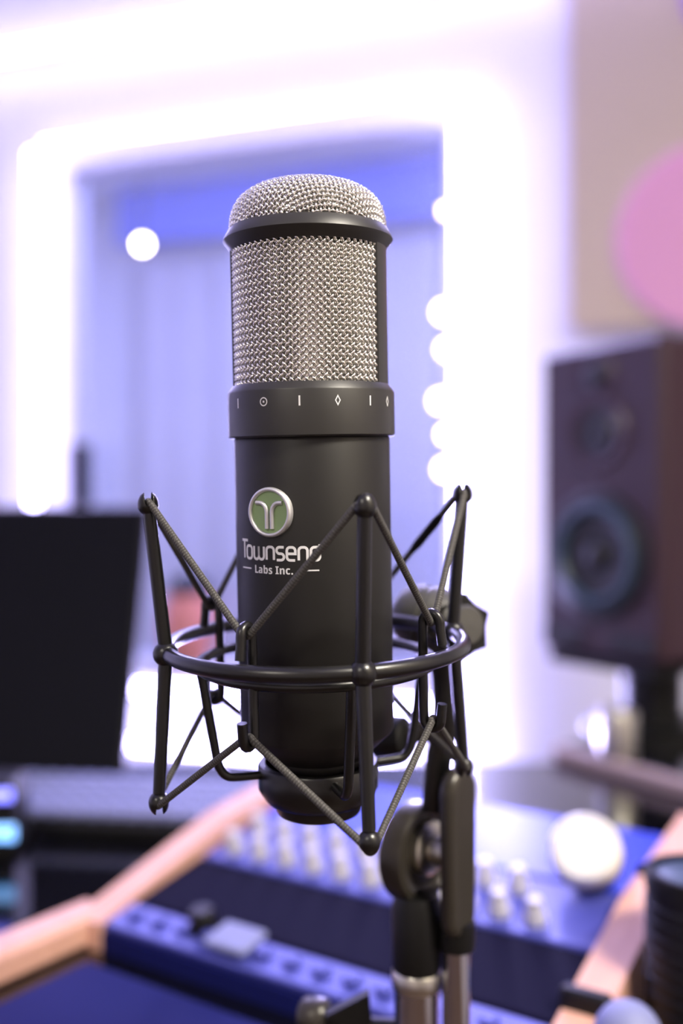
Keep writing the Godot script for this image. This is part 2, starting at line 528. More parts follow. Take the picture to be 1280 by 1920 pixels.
# ---------------------------------------------------------------- desk
func desk_and_shelf() -> void:
	var t := thing("desk", "glossy black desk top carrying the mixer and keyboard", "desk", Transform3D(Basis.IDENTITY, Vector3(0, 0, -0.85)))
	var mb := MB.new()
	rbox(mb, Vector3(-0.24, DESK - 0.015, 0.015), Vector3(1.72, 0.03, 0.73), 0.003)
	part("desk_top", mb, M.desk_black, t)
	for sx in [-1.05, 0.57]:
		for sz in [-0.30, 0.30]:
			mb = MB.new()
			rbox(mb, Vector3(sx, (DESK - 0.03) / 2, sz), Vector3(0.05, DESK - 0.03, 0.05), 0.004)
			part("leg", mb, M.black_plastic, t)
	# added mat whose navy paints the blue LED reflection on the desk
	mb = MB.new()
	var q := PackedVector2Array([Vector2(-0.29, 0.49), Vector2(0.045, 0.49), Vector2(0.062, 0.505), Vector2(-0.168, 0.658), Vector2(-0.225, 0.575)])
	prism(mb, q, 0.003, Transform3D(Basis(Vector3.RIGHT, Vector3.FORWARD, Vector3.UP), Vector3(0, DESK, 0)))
	single("reflection_mat", mb, M.navy_reflection, "flat added desk mat painted navy as the blue LED reflection before the mixer", "desk mat")
	# raised side shelf under the loudspeaker
	var a := Vector3(0.27, 0, -1.146)
	var dir := Vector3(0.55, 0, 0.835).normalized()
	var back := Vector3(dir.z, 0, -dir.x)
	var bs := Basis(dir, Vector3.UP, dir.cross(Vector3.UP))
	var s := thing("speaker_shelf", "dark shelf board with a taupe front edge under the loudspeaker", "shelf", Transform3D(bs, Vector3(0.2757, 0.0, -1.17)))
	mb = MB.new()
	rbox(mb, Vector3(0.24, 0.759, -0.20), Vector3(0.56, 0.018, 0.37), 0.003)
	part("shelf_board", mb, M.desk_black, s)
	mb = MB.new()
	rbox(mb, Vector3(0.24, 0.759, -0.007), Vector3(0.56, 0.0178, 0.014), 0.003)
	part("front_edge", mb, M.taupe_edge, s)
	for lx in [-0.01, 0.49]:
		mb = MB.new()
		rbox(mb, Vector3(lx, 0.375, -0.33), Vector3(0.04, 0.75, 0.04), 0.003)
		part("leg", mb, M.black_plastic, s)

# ---------------------------------------------------------------- loudspeaker
func loudspeaker() -> void:
	var yaw := deg_to_rad(57.0)
	var dir := Vector3(cos(yaw), 0, sin(yaw))              # along the front, towards the right edge
	var nrm := dir.cross(Vector3.UP)                        # out of the front
	if nrm.z < 0: nrm = -nrm
	var bs := Basis(dir, Vector3.UP, nrm)
	var at := Vector3(0.3135, 0.872, -1.2195)
	var W := 0.196
	var H := 0.385
	var t := thing("studio_loudspeaker", "burgundy three way studio loudspeaker with blue grey woofer surround", "loudspeaker", Transform3D(bs, at))
	var mb := MB.new()
	rbox(mb, Vector3(0, H / 2, -0.125), Vector3(W, H, 0.25), 0.008)
	part("cabinet", mb, M.burgundy, t)
	var fx := Basis(Vector3.RIGHT, PI / 2)                  # lathe axis (y) out of the front
	# woofer
	mb = MB.new()
	lathe(mb, [Vector2(0.080, 0.0), Vector2(0.080, 0.004), Vector2(0.076, 0.007), Vector2(0.066, 0.008), Vector2(0.060, 0.004)], 48)
	var wf := part("woofer", mb, M.driver_black, t, Transform3D(fx, Vector3(0.0, 0.125, 0)))
	mb = MB.new()
	lathe(mb, [Vector2(0.066, 0.004), Vector2(0.063, 0.010), Vector2(0.058, 0.012), Vector2(0.053, 0.010), Vector2(0.050, 0.003)], 48)
	part("surround", mb, M.driver_surround, wf)
	mb = MB.new()
	lathe(mb, [Vector2(0.051, 0.004), Vector2(0.030, 0.0015), Vector2(0.018, 0.001), Vector2(0.016, 0.006), Vector2(0.010, 0.010), Vector2(0, 0.011)], 40)
	part("cone", mb, M.driver_black, wf)
	# mid driver with its waveguide
	mb = MB.new()
	lathe(mb, [Vector2(0.046, 0.0), Vector2(0.044, 0.004), Vector2(0.038, 0.003), Vector2(0.028, 0.001)], 40)
	var md := part("midrange", mb, M.burgundy, t, Transform3D(fx, Vector3(0, 0.275, 0)))
	mb = MB.new()
	lathe(mb, [Vector2(0.029, 0.0008), Vector2(0.027, 0.004), Vector2(0.023, 0.004), Vector2(0.012, 0.001), Vector2(0.008, 0.005), Vector2(0, 0.006)], 32)
	part("cone", mb, M.driver_black, md)
	# tweeter
	mb = MB.new()
	lathe(mb, [Vector2(0.030, 0.0), Vector2(0.028, 0.003), Vector2(0.016, 0.001)], 40)
	var tw := part("tweeter", mb, M.burgundy, t, Transform3D(fx, Vector3(-0.004, 0.345, 0)))
	mb = MB.new()
	lathe(mb, [Vector2(0.017, 0.0008), Vector2(0.014, 0.004), Vector2(0.008, 0.007), Vector2(0, 0.008)], 32)
	part("dome", mb, M.driver_black, tw)
	# port slots
	for x in [-0.058, 0.055]:
		mb = MB.new()
		rbox(mb, Vector3(x, 0.022, 0.0), Vector3(0.066, 0.022, 0.006), 0.002)
		part("port", mb, M.driver_black, t)
	# stand under it
	var st := thing("speaker_pedestal", "black round pedestal under the burgundy loudspeaker", "speaker stand", Transform3D(bs, Vector3(at.x, 0.768, at.z) - nrm * 0.10))
	mb = MB.new(); lathe(mb, [Vector2(0, 0.0), Vector2(0.085, 0.0), Vector2(0.085, 0.012), Vector2(0.08, 0.016), Vector2(0, 0.016)], 40); part("base", mb, M.black_plastic, st)
	mb = MB.new(); lathe(mb, [Vector2(0.038, 0.016), Vector2(0.038, 0.090)], 32); part("column", mb, M.black_plastic, st)
	mb = MB.new(); rbox(mb, Vector3(0, 0.0965, 0), Vector3(0.17, 0.014, 0.20), 0.003); part("top_plate", mb, M.black_plastic, st)
	# small silver knob in front of the pedestal
	mb = MB.new()
	lathe(mb, [Vector2(0, 0), Vector2(0.022, 0), Vector2(0.022, 0.05), Vector2(0.02, 0.054), Vector2(0, 0.054)], 28)
	single("silver_canister", mb, M.satin_steel, "small silver cylinder standing on the shelf under the loudspeaker", "canister", Transform3D(Basis.IDENTITY, Vector3(0.318, 0.768, -1.150)))

# ---------------------------------------------------------------- monitor, keyboard
func computer() -> void:
	var h := 0.330
	var tilt := deg_to_rad(-26.0)
	var at := Vector3(-0.2295 - 0.27, DESK + 0.012, -1.05)
	var t := thing("computer_monitor", "dark switched off monitor leaning back behind the keyboard", "monitor", Transform3D(Basis.IDENTITY, Vector3(at.x, DESK, at.z)))
	var bs := Basis(Vector3.RIGHT, tilt)
	var mb := MB.new(); rbox(mb, Vector3(0, h / 2, -0.008), Vector3(0.54, h, 0.016), 0.004)
	part("housing", mb, M.black_plastic, t, Transform3D(bs, Vector3(0, 0.012, 0)))
	mb = MB.new(); rbox(mb, Vector3(0, h / 2, 0.0005), Vector3(0.528, h - 0.012, 0.003), 0.0008)
	part("screen", mb, M.screen_dark, t, Transform3D(bs, Vector3(0, 0.012, 0)))
	mb = MB.new(); rbox(mb, Vector3(0, 0.006, -0.06), Vector3(0.24, 0.012, 0.16), 0.003); part("foot", mb, M.black_plastic, t)
	mb = MB.new(); tube(mb, [Vector3(0, 0.01, -0.11), Vector3(0, 0.18, -0.10)], 0.014, 12); part("support", mb, M.black_plastic, t)
	# keyboard
	var kb := thing("computer_keyboard", "pale grey compact keyboard in front of the dark monitor", "keyboard", Transform3D(Basis(Vector3.UP, deg_to_rad(-7.0)) * Basis(Vector3.RIGHT, deg_to_rad(5.0)), Vector3(-0.225, DESK + 0.0048, -0.965)))
	mb = MB.new(); rbox(mb, Vector3(0, 0.008, 0), Vector3(0.33, 0.016, 0.108), 0.004); part("case", mb, M.black_plastic, kb)
	var key := MB.new(); rbox(key, Vector3.ZERO, Vector3(0.0165, 0.009, 0.0165), 0.002)
	var km := key.mesh()
	for r in 5:
		for k in 17:
			part("key", km, M.key_grey, kb, Transform3D(Basis.IDENTITY, Vector3(-0.152 + 0.019 * k, 0.0205, -0.041 + 0.0202 * r)))
	# usb hub with lights
	var hub := thing("usb_hub", "small black hub with a blue and a cyan light beside the keyboard", "usb hub", Transform3D(Basis.IDENTITY, Vector3(-0.325, DESK, -0.875)))
	mb = MB.new(); rbox(mb, Vector3(0, 0.034, 0), Vector3(0.09, 0.068, 0.05), 0.005); part("case", mb, M.black_plastic, hub)
	mb = MB.new(); rbox(mb, Vector3(0.030, 0.058, 0.025), Vector3(0.028, 0.010, 0.003), 0.001); part("blue_light", mb, M.led_blue, hub)
	mb = MB.new(); rbox(mb, Vector3(0.030, 0.026, 0.025), Vector3(0.034, 0.014, 0.003), 0.001); part("cyan_light", mb, M.led_cyan, hub)

# ---------------------------------------------------------------- mixer
func mixer() -> void:
	var yaw := deg_to_rad(33.0)
	var w := Vector3(cos(yaw), 0, sin(yaw))
	var dp := Vector3(sin(yaw), 0, -cos(yaw))
	var bs := Basis(w, Vector3.UP, -dp)        # local x = width, z = towards the player
	var at := Vector3(-0.150, DESK, -0.70)
	var t := thing("audio_mixer", "slanted audio mixer with blue light painted into its panels, pale knobs and wooden cheeks", "mixer", Transform3D(bs, at))
	var LEN := 0.238
	var WID := 0.310
	var y0 := 0.020
	var y1 := 0.060
	var slope := atan2(y1 - y0, LEN)
	var top := Basis(Vector3.RIGHT, slope)       # local frame of the sloped top: z towards the player
	# body, a wedge
	var mb := MB.new()
	prism(mb, PackedVector2Array([Vector2(-0.024, 0), Vector2(LEN, 0), Vector2(LEN, y1 - 0.003), Vector2(-0.024, y0 - 0.003 - 0.024 * (y1 - y0) / LEN)]), WID, Transform3D(Basis(Vector3.FORWARD, Vector3.UP, Vector3.RIGHT), Vector3.ZERO))
	part("body", mb, M.navy_reflection, t)
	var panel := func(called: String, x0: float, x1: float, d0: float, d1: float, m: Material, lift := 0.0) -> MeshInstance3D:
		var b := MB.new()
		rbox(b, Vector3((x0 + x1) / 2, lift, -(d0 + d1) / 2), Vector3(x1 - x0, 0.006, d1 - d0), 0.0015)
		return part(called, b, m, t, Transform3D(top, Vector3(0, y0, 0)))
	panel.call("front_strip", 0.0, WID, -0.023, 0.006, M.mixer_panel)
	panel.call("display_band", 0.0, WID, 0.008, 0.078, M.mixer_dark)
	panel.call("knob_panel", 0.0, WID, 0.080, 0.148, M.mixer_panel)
	panel.call("back_panel", 0.0, WID, 0.150, 0.241, M.mixer_blue_light)
	# knobs: pale caps in two rows
	var kn := MB.new()
	lathe(kn, [Vector2(0.0075, 0.0), Vector2(0.0070, 0.006), Vector2(0.0055, 0.007), Vector2(0.0052, 0.015), Vector2(0.0045, 0.016), Vector2(0, 0.016)], 20)
	var km := kn.mesh()
	for r in 2:
		for k in 11 - r:
			part("knob", km, M.knob_pale, t, Transform3D(top, Vector3(0, y0, 0) + top * Vector3(0.020 + 0.0245 * k, 0.003, -0.096 - 0.032 * r)))
	var bt := MB.new(); rbox(bt, Vector3.ZERO, Vector3(0.010, 0.005, 0.010), 0.0015)
	var bm := bt.mesh()
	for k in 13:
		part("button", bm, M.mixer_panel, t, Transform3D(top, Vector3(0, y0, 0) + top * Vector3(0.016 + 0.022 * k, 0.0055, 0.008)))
	# black knob and pale pad on the front panel
	kn = MB.new()
	lathe(kn, [Vector2(0.009, 0.0), Vector2(0.0085, 0.014), Vector2(0.007, 0.016), Vector2(0, 0.016)], 24)
	part("black_knob", kn, M.black_plastic, t, Transform3D(top, Vector3(0, y0, 0) + top * Vector3(0.072, 0.003, 0.002)))
	kn = MB.new(); rbox(kn, Vector3(0.104, 0.0095, 0.008), Vector3(0.034, 0.005, 0.027), 0.002)
	part("pale_pad", kn, M.key_grey, t, Transform3D(top, Vector3(0, y0, 0)))
	# white jog dial on an angled housing
	var jb := Basis(Vector3.RIGHT, deg_to_rad(42.0))
	var jw := P(1094, 1588, 0.655)
	var jp := t.transform.affine_inverse() * jw
	var face := t.transform.basis.inverse() * ((Vector3(0, CY, 0) - jw).normalized() + Vector3(-0.15, 0.30, 0)).normalized()
	var jx := axis_basis(face, Vector3.RIGHT)
	mb = MB.new()
	lathe(mb, [Vector2(0.0235, -0.014), Vector2(0.0235, -0.008), Vector2(0.0225, -0.003), Vector2(0.020, 0.0), Vector2(0, 0.0)], 40)
	var jd := part("jog_dial", mb, M.white_plastic, t, Transform3D(jx, jp))
	mb = MB.new()
	lathe(mb, [Vector2(0, -0.05), Vector2(0.010, -0.05), Vector2(0.016, -0.024), Vector2(0.0245, -0.020), Vector2(0.0245, -0.012)], 40)
	part("dial_housing", mb, M.grey_casting, jd)
	# wooden cheeks
	for s in [0, 1]:
		var x := -0.026 if s == 0 else WID + 0.002
		mb = MB.new()
		prism(mb, PackedVector2Array([Vector2(-0.026, 0), Vector2(LEN + 0.03, 0), Vector2(LEN + 0.03, y1 + 0.012), Vector2(LEN * 0.5, y1 - 0.004), Vector2(-0.026, y0 - 0.001)]), 0.024, Transform3D(Basis(Vector3.FORWARD, Vector3.UP, Vector3.RIGHT), Vector3(x, 0, 0)))
		var ck := part("wooden_cheek", mb, M.pale_wood, t)
		if s == 1:
			for d in [0.02, 0.16]:
				mb = MB.new()
				rbox(mb, Vector3(x + 0.012, 0.0185 + d * 0.09, -d), Vector3(0.028, 0.037 + d * 0.18, 0.010), 0.002)
				part("black_strap", mb, M.black_plastic, ck)

# ---------------------------------------------------------------- microphone
const BASE := -106.0     # height of the microphone's base in millimetres on its own axis
func mm(r: float, az: float, h: float, base := 0.0) -> Vector3:     # radius, azimuth from the camera side (degrees, positive right), height; millimetres to metres
	var a := deg_to_rad(az)
	return Vector3(r * sin(a), h - base, r * cos(a)) * 0.001

func prof(list: Array, base: float) -> Array:
	var out := []
	for q in list: out.append(Vector2(q[0], q[1] - base) * 0.001)
	return out

func weave_cylinder(R: float, h0: float, h1: float, cells: int, cell_h: float, rw: float, amp: float) -> MB:
	# plain weave whose wires climb the cylinder at about 45 degrees, both ways
	var mb := MB.new()
	var sides := 6
	var c := TAU / cells
	var rings := int((h1 - h0) / cell_h * 10.0)
	for fam in [1.0, -1.0]:
		for i in cells:
			var prev := -1
			var at := func(s: float) -> Vector3:
				var y := s * (h1 - h0)
				var a: float = c * (i + fam * y / cell_h)
				var rr: float = R + amp * fam * cos(TAU * y / cell_h)
				return Vector3(sin(a) * rr, h0 + y, cos(a) * rr)
			for s in rings + 1:
				var f := float(s) / rings
				var p: Vector3 = at.call(f)
				var tg: Vector3 = (at.call(f + 0.001) - at.call(f - 0.001)).normalized()
				var e2 := tg.cross(Vector3(p.x, 0, p.z)).normalized()
				var e1 := e2.cross(tg).normalized()
				var first := mb.v.size()
				for k in sides:
					var a := TAU * k / sides
					var d := e1 * cos(a) + e2 * sin(a)
					mb.v.append((p + d * rw) * 0.001)
					mb.n.append(d)
				if prev >= 0:
					for k in sides:
						var q := (k + 1) % sides
						mb.tri(prev + k, prev + q, first + q)
						mb.tri(prev + k, first + q, first + k)
				prev = first
	return mb

var dome_s := PackedFloat32Array()
var dome_p := PackedVector2Array()
func dome_setup(a: float, b: float, h0: float) -> void:
	var s := 0.0
	for i in 401:
		var t := PI / 2 * i / 400.0
		var q := Vector2(a * pow(sin(t), 2.0 / 2.7), h0 + b * pow(maxf(cos(t), 0.0), 2.0 / 2.7))
		if i > 0: s += q.distance_to(dome_p[i - 1])
		dome_p.append(q); dome_s.append(s)

func dome_at(u: float, v: float, lift: float) -> Vector3:
	var rho := sqrt(u * u + v * v)
	var k := clampi(dome_s.bsearch(rho), 1, 400)
	var f := clampf((rho - dome_s[k - 1]) / maxf(dome_s[k] - dome_s[k - 1], 1e-6), 0.0, 1.0)
	var q := dome_p[k - 1].lerp(dome_p[k], f)
	var tg := (dome_p[k] - dome_p[k - 1]).normalized()
	var nn := Vector2(-tg.y, tg.x)
	q += nn * lift
	var a := atan2(u, v)
	return Vector3(q.x * sin(a), q.y, q.x * cos(a))

func weave_dome(p: float, rw: float, amp: float, turn: float, smax: float) -> MB:
	var mb := MB.new()
	var sub := 4
	var sides := 6
	var m := int(smax / p)
	var bt := Basis(Vector3.UP, turn)
	for dirn in 2:
		for i in range(-m, m + 1):
			var u := i * p
			var half := sqrt(maxf(smax * smax - u * u, 0.0))
			var prev := -1
			var s0 := int(-half / p * sub)
			var s1 := int(half / p * sub)
			for s in range(s0, s1 + 1):
				var vv := float(s) / sub * p
				var sg := (1.0 if i % 2 == 0 else -1.0) * (1.0 if dirn == 0 else -1.0)
				var w := func(q: float) -> Vector3:
					var lift := amp * sg * cos(PI * q / p)
					return dome_at(u, q, lift) if dirn == 0 else dome_at(q, u, lift)
				var c: Vector3 = w.call(vv)
				var c2: Vector3 = w.call(vv + 0.05)
				var c1: Vector3 = w.call(vv - 0.05)
				var tg := (c2 - c1).normalized()
				var hi: Vector3 = dome_at(u, vv, 1.0) - dome_at(u, vv, 0.0) if dirn == 0 else dome_at(vv, u, 1.0) - dome_at(vv, u, 0.0)
				var e2 := tg.cross(hi).normalized()
				var e1 := e2.cross(tg).normalized()
				var first := mb.v.size()
				for k in sides:
					var a := TAU * k / sides
					var d := e1 * cos(a) + e2 * sin(a)
					mb.v.append(bt * (c + d * rw) * 0.001)
					mb.n.append(bt * d)
				if prev >= 0:
					for k in sides:
						var q2 := (k + 1) % sides
						mb.tri(prev + k, prev + q2, first + q2)
						mb.tri(prev + k, first + q2, first + k)
				prev = first
	return mb

func stroke(mb: MB, pts: Array, width: float, R: float, az: float, h: float, closed := false) -> void:   # printed line on a cylinder; millimetres
	var m := pts.size()
	var lr := []
	for i in m:
		var a: Vector2 = pts[(i - 1 + m) % m] if closed or i > 0 else pts[0]
		var b: Vector2 = pts[(i + 1) % m] if closed or i < m - 1 else pts[m - 1]
		var d1: Vector2 = (pts[i] - a).normalized() if pts[i] != a else (b - pts[i]).normalized()
		var d2: Vector2 = (b - pts[i]).normalized() if pts[i] != b else d1
		var d := (d1 + d2).normalized()
		var nn := Vector2(-d.y, d.x)
		var k := width / 2.0 / maxf(nn.dot(Vector2(-d1.y, d1.x)), 0.5)
		var row := []
		for s in [-1.0, 1.0]:
			var q: Vector2 = pts[i] + nn * k * s
			var an := deg_to_rad(az) + q.x / R
			row.append(mb.vert(Vector3(sin(an) * R, h + q.y, cos(an) * R) * 0.001, Vector3(sin(an), 0, cos(an))))
		lr.append(row)
	for i in (m if closed else m - 1):
		var j := (i + 1) % m
		mb.quad(lr[i][0], lr[i][1], lr[j][1], lr[j][0])

func arc(cx: float, cy: float, rx: float, ry: float, a0: float, a1: float, n := 8) -> Array:
	var out := []
	for i in n + 1:
		var a := deg_to_rad(a0 + (a1 - a0) * i / n)
		out.append(Vector2(cx + rx * cos(a), cy + ry * sin(a)))
	return out

func wordmark(mb: MB, R: float, az: float, h: float) -> void:
	var s := 0.95        # line width
	var X := 4.6         # x-height
	var x := 0.0
	var r := 1.25
	var glyphs := []     # [list of [points, closed]], advance
	var o := func(x0: float, w: float) -> Array:
		return arc(x0 + w - r, X - r, r, r, 0, 90) + arc(x0 + r, X - r, r, r, 90, 180) + arc(x0 + r, r, r, r, 180, 270) + arc(x0 + w - r, r, r, r, 270, 360)
	var items := []
	# T
	items.append([[Vector2(0, 6.5), Vector2(4.3, 6.5)], false])
	items.append([[Vector2(1.75, 6.5), Vector2(1.75, 0)], false])
	# o
	x = 3.6
	items.append([o.call(x, 3.3), true])
	# w
	x = 8.2
	items.append([[Vector2(x, X)] + arc(x + r, r, r, r, 180, 270) + arc(x + 2.6 - r, r, r, r, 270, 360) + [Vector2(x + 2.6, X)], false])
	items.append([[Vector2(x + 2.6, X)] + arc(x + 2.6 + r, r, r, r, 180, 270) + arc(x + 5.2 - r, r, r, r, 270, 360) + [Vector2(x + 5.2, X)], false])
	# n
	x = 14.7
	var arch := func(x0: float) -> Array:
		return [Vector2(x0, 0), Vector2(x0, X - r)] + arc(x0 + r, X - r, r, r, 180, 90) + arc(x0 + 3.3 - r, X - r, r, r, 90, 0) + [Vector2(x0 + 3.3, 0)]
	items.append([arch.call(x), false])
	# s
	x = 19.2
	var q := X / 4.0
	items.append([[Vector2(x + 3.0, X)] + arc(x + q, X - q, q, q, 90, 270) + arc(x + 3.0 - q, q, q, q, 90, -90) + [Vector2(x, 0)], false])
	# e
	x = 23.4
	items.append([[Vector2(x, X / 2), Vector2(x + 3.3, X / 2)] + arc(x + 3.3 - r, X - r, r, r, 0, 90) + arc(x + r, X - r, r, r, 90, 180) + arc(x + r, r, r, r, 180, 270) + [Vector2(x + 3.2, 0)], false])
	# n
	x = 28.0
	items.append([arch.call(x), false])
	# d
	x = 32.6
	items.append([[Vector2(x + 3.3, X)] + arc(x + r, X - r, r, r, 90, 180) + arc(x + r, r, r, r, 180, 270) + arc(x + 3.3 - r, r, r, r, 270, 360) + [Vector2(x + 3.3, 5.6)], false])
	var wid := 35.9
	var k := 34.0 / wid
	for it in items:
		var pts := []
		for p in it[0]: pts.append(Vector2((p.x - wid / 2) * k, p.y))
		stroke(mb, pts, s, R, az, h, it[1])

func bent_text(text: String, width: float, R: float, az: float, h: float) -> ArrayMesh:
	var tm := TextMesh.new()
	var f := SystemFont.new()
	f.font_names = PackedStringArray(["Droid Sans"])
	f.font_weight = 700
	tm.font = f
	tm.text = text
	tm.font_size = 64
	tm.pixel_size = 0.01
	tm.depth = 0.02
	tm.curve_step = 0.5
	var arr := tm.surface_get_arrays(0)
	var v: PackedVector3Array = arr[Mesh.ARRAY_VERTEX]
	var n: PackedVector3Array = arr[Mesh.ARRAY_NORMAL]
	var lo := INF
	var hi := -INF
	for p in v:
		lo = minf(lo, p.x); hi = maxf(hi, p.x)
	var k := width / (hi - lo)
	var mid := (lo + hi) / 2
	var mb := MB.new()
	for i in v.size():
		var an := deg_to_rad(az) + (v[i].x - mid) * k / R
		var rad := R + v[i].z * k * 0.3
		var nn := n[i]
		mb.v.append(Vector3(sin(an) * rad, h + v[i].y * k, cos(an) * rad) * 0.001)
		mb.n.append(Vector3(nn.x * cos(an) + nn.z * sin(an), nn.y, -nn.x * sin(an) + nn.z * cos(an)))
	mb.ix = arr[Mesh.ARRAY_INDEX] if arr[Mesh.ARRAY_INDEX] != null else PackedInt32Array(range(v.size()))
	return mb.mesh()

func microphone() -> void:
	var B := BASE - 16.0
	var t := thing("studio_microphone", "large black studio condenser microphone with silver woven grille and green round badge", "microphone", Transform3D(mic_basis, mic_mid + mic_basis.y * B * 0.001))
	var mb := MB.new()
	# body tube with a tapered foot
	lathe(mb, prof([[0, -122], [14, -122], [14.5, -121], [17.5, -119], [18.5, -117], [18.5, -116], [29.0, -106.0], [29.5, -105], [29.5, 5.2], [29.0, 6.2], [20, 6.2]], B), 96)
	part("body", mb, M.black_metal, t)
	# pattern ring
	mb = MB.new()
	lathe(mb, prof([[28, 6.0], [30.9, 6.0], [31.5, 6.6], [31.5, 22.4], [31.2, 23.1], [29.4, 25.4], [27.0, 25.6]], B), 96)
	var ring := part("pattern_ring", mb, M.collar_metal, t)
	var R := 31.56
	var zero := -32.0
	for i in range(-3, 6):
		mb = MB.new()
		var az := zero + 24.6 * i
		if absi(i) % 2 == 1:
			stroke(mb, [Vector2(0, -1.75), Vector2(0, 1.75)], 0.6, R, az, 18.4 - B)
			part("pattern_tick", mb, M.ink, ring)
		elif i == 0:
			stroke(mb, arc(0, 0, 1.38, 1.38, 0, 348, 30), 0.42, R, az, 18.4 - B, true)
			stroke(mb, [Vector2(-0.35, 0), Vector2(0.35, 0)], 0.7, R, az, 18.4 - B)
			part("pattern_circle", mb, M.ink, ring)
		else:
			stroke(mb, [Vector2(0, -1.6), Vector2(0.85, 0), Vector2(0, 1.6), Vector2(-0.85, 0)], 0.38, R, az if i < 4 else 61.5, 18.4 - B, true)
			part("pattern_diamond", mb, M.ink, ring)
	# head rim
	mb = MB.new()
	lathe(mb, prof([[27, 75.2], [28.9, 75.2], [31.5, 78.4], [31.8, 79.0], [31.5, 79.8], [29.7, 83.0], [29.0, 83.6], [27.5, 83.6]], B), 96)
	part("head_rim", mb, M.collar_metal, t)
	# side bars of the head frame
	for c in [78.0, -102.0]:
		mb = MB.new()
		var pts := PackedVector2Array()
		var hw := 20.0
		for i in 13:
			var a := deg_to_rad(-hw + 2 * hw * i / 12.0)
			pts.append(Vector2(29.3 * sin(a), 29.3 * cos(a)))
		for i in 13:
			var a := deg_to_rad((hw + 2.5) - 2 * (hw + 2.5) * i / 12.0)
			pts.append(Vector2(26.6 * sin(a), 26.6 * cos(a)))
		var scaled := PackedVector2Array()
		for p in pts: scaled.append(p * 0.001)
		prism(mb, scaled, 0.0515, Transform3D(Basis(Vector3(1, 0, 0), Vector3(0, 0, 1), Vector3(0, -1, 0)).rotated(Vector3.UP, deg_to_rad(c)), Vector3(0, (76.0 - B) * 0.001, 0)))
		part("side_bar", mb, M.collar_metal, t)
	# woven grille: cylinder and dome, with a finer liner behind
	mb = weave_cylinder(27.9, 24.8 - B, 75.6 - B, 66, 2.72, 0.50, 0.50)
	part("grille", mb, M.nickel, t, Transform3D.IDENTITY, "stuff")
	mb = MB.new()
	lathe(mb, prof([[26.6, 25.0], [26.6, 76.5]], B), 96)
	part("grille_liner", mb, M.nickel, t)
	dome_setup(28.6, 18.4, 82.0 - B)
	mb = weave_dome(1.86, 0.50, 0.50, deg_to_rad(15.0), dome_s[400] - 0.3)
	part("grille_dome", mb, M.nickel, t, Transform3D.IDENTITY, "stuff")
	mb = MB.new()
	var pl := []
	for i in range(400, -1, -20):
		var q := dome_p[i]
		pl.append(Vector2(maxf(q.x - 1.3, 0.0) if i > 0 else 0.0, q.y - 1.3) * 0.001)
	lathe(mb, pl, 64)
	part("dome_liner", mb, M.nickel, t)
	# badge
	var az := -31.0
	var dirz := mm(1000, az, 0)
	var bz := Basis(Vector3.UP.cross(dirz), dirz, Vector3.UP)      # local y out of the body
	bz = Basis(Vector3.UP.cross(dirz).normalized(), dirz.normalized(), -Vector3.UP)
	var bx := Transform3D(bz, mm(28.4, az, -20.6, B))
	var badge := Node3D.new()
	badge.name = "badge"
	badge.transform = bx
	badge.set_meta("label", "round silver and green badge")
	t.add_child(badge)
	mb = MB.new()
	lathe(mb, prof([[8.9, 0.0], [8.9, 1.9], [8.6, 2.4], [8.1, 2.55], [7.7, 2.4], [7.45, 2.0], [7.4, 1.3]], 0), 64)
	part("badge_rim", mb, M.silver, badge)
	mb = MB.new()
	lathe(mb, prof([[7.6, 0.0], [7.6, 1.5], [0, 1.5]], 0), 48)
	part("badge_face", mb, M.badge_green, badge)
	for s in [-1.0, 1.0]:
		mb = MB.new()
		var pts := [Vector2(5.2, 3.1), Vector2(4.0, 3.15), Vector2(2.9, 2.95), Vector2(2.0, 2.4), Vector2(1.35, 1.5), Vector2(1.05, 0.3), Vector2(1.0, -1.0), Vector2(1.0, -5.4)]
		var p3 := []
		for p in pts: p3.append(Vector3(s * p.x * 1.06, 1.8, -p.y * 1.08) * 0.001)
		tube(mb, p3, 0.00085, 10, false, true, 1.0, Vector3.UP)
		part("emblem_stroke", mb, M.silver, badge)
	# lettering
	mb = MB.new()
	wordmark(mb, 29.56, -29.0, -37.6 - B)
	part("lettering", mb, M.ink, t)
	part("lettering", bent_text("Labs Inc.", 16.2, 29.56, -30.5, -41.3 - B), M.ink, t)
	for q in [[-62.0, -50.5], [-9.5, 3.4]]:
		mb = MB.new()
		var pts := []
		for i in 7: pts.append(Vector2(deg_to_rad(q[0] + (q[1] - q[0]) * i / 6.0) * 29.56, 0))
		stroke(mb, pts, 0.5, 29.56, 0.0, -41.2 - B)
		part("lettering_line", mb, M.ink, t)

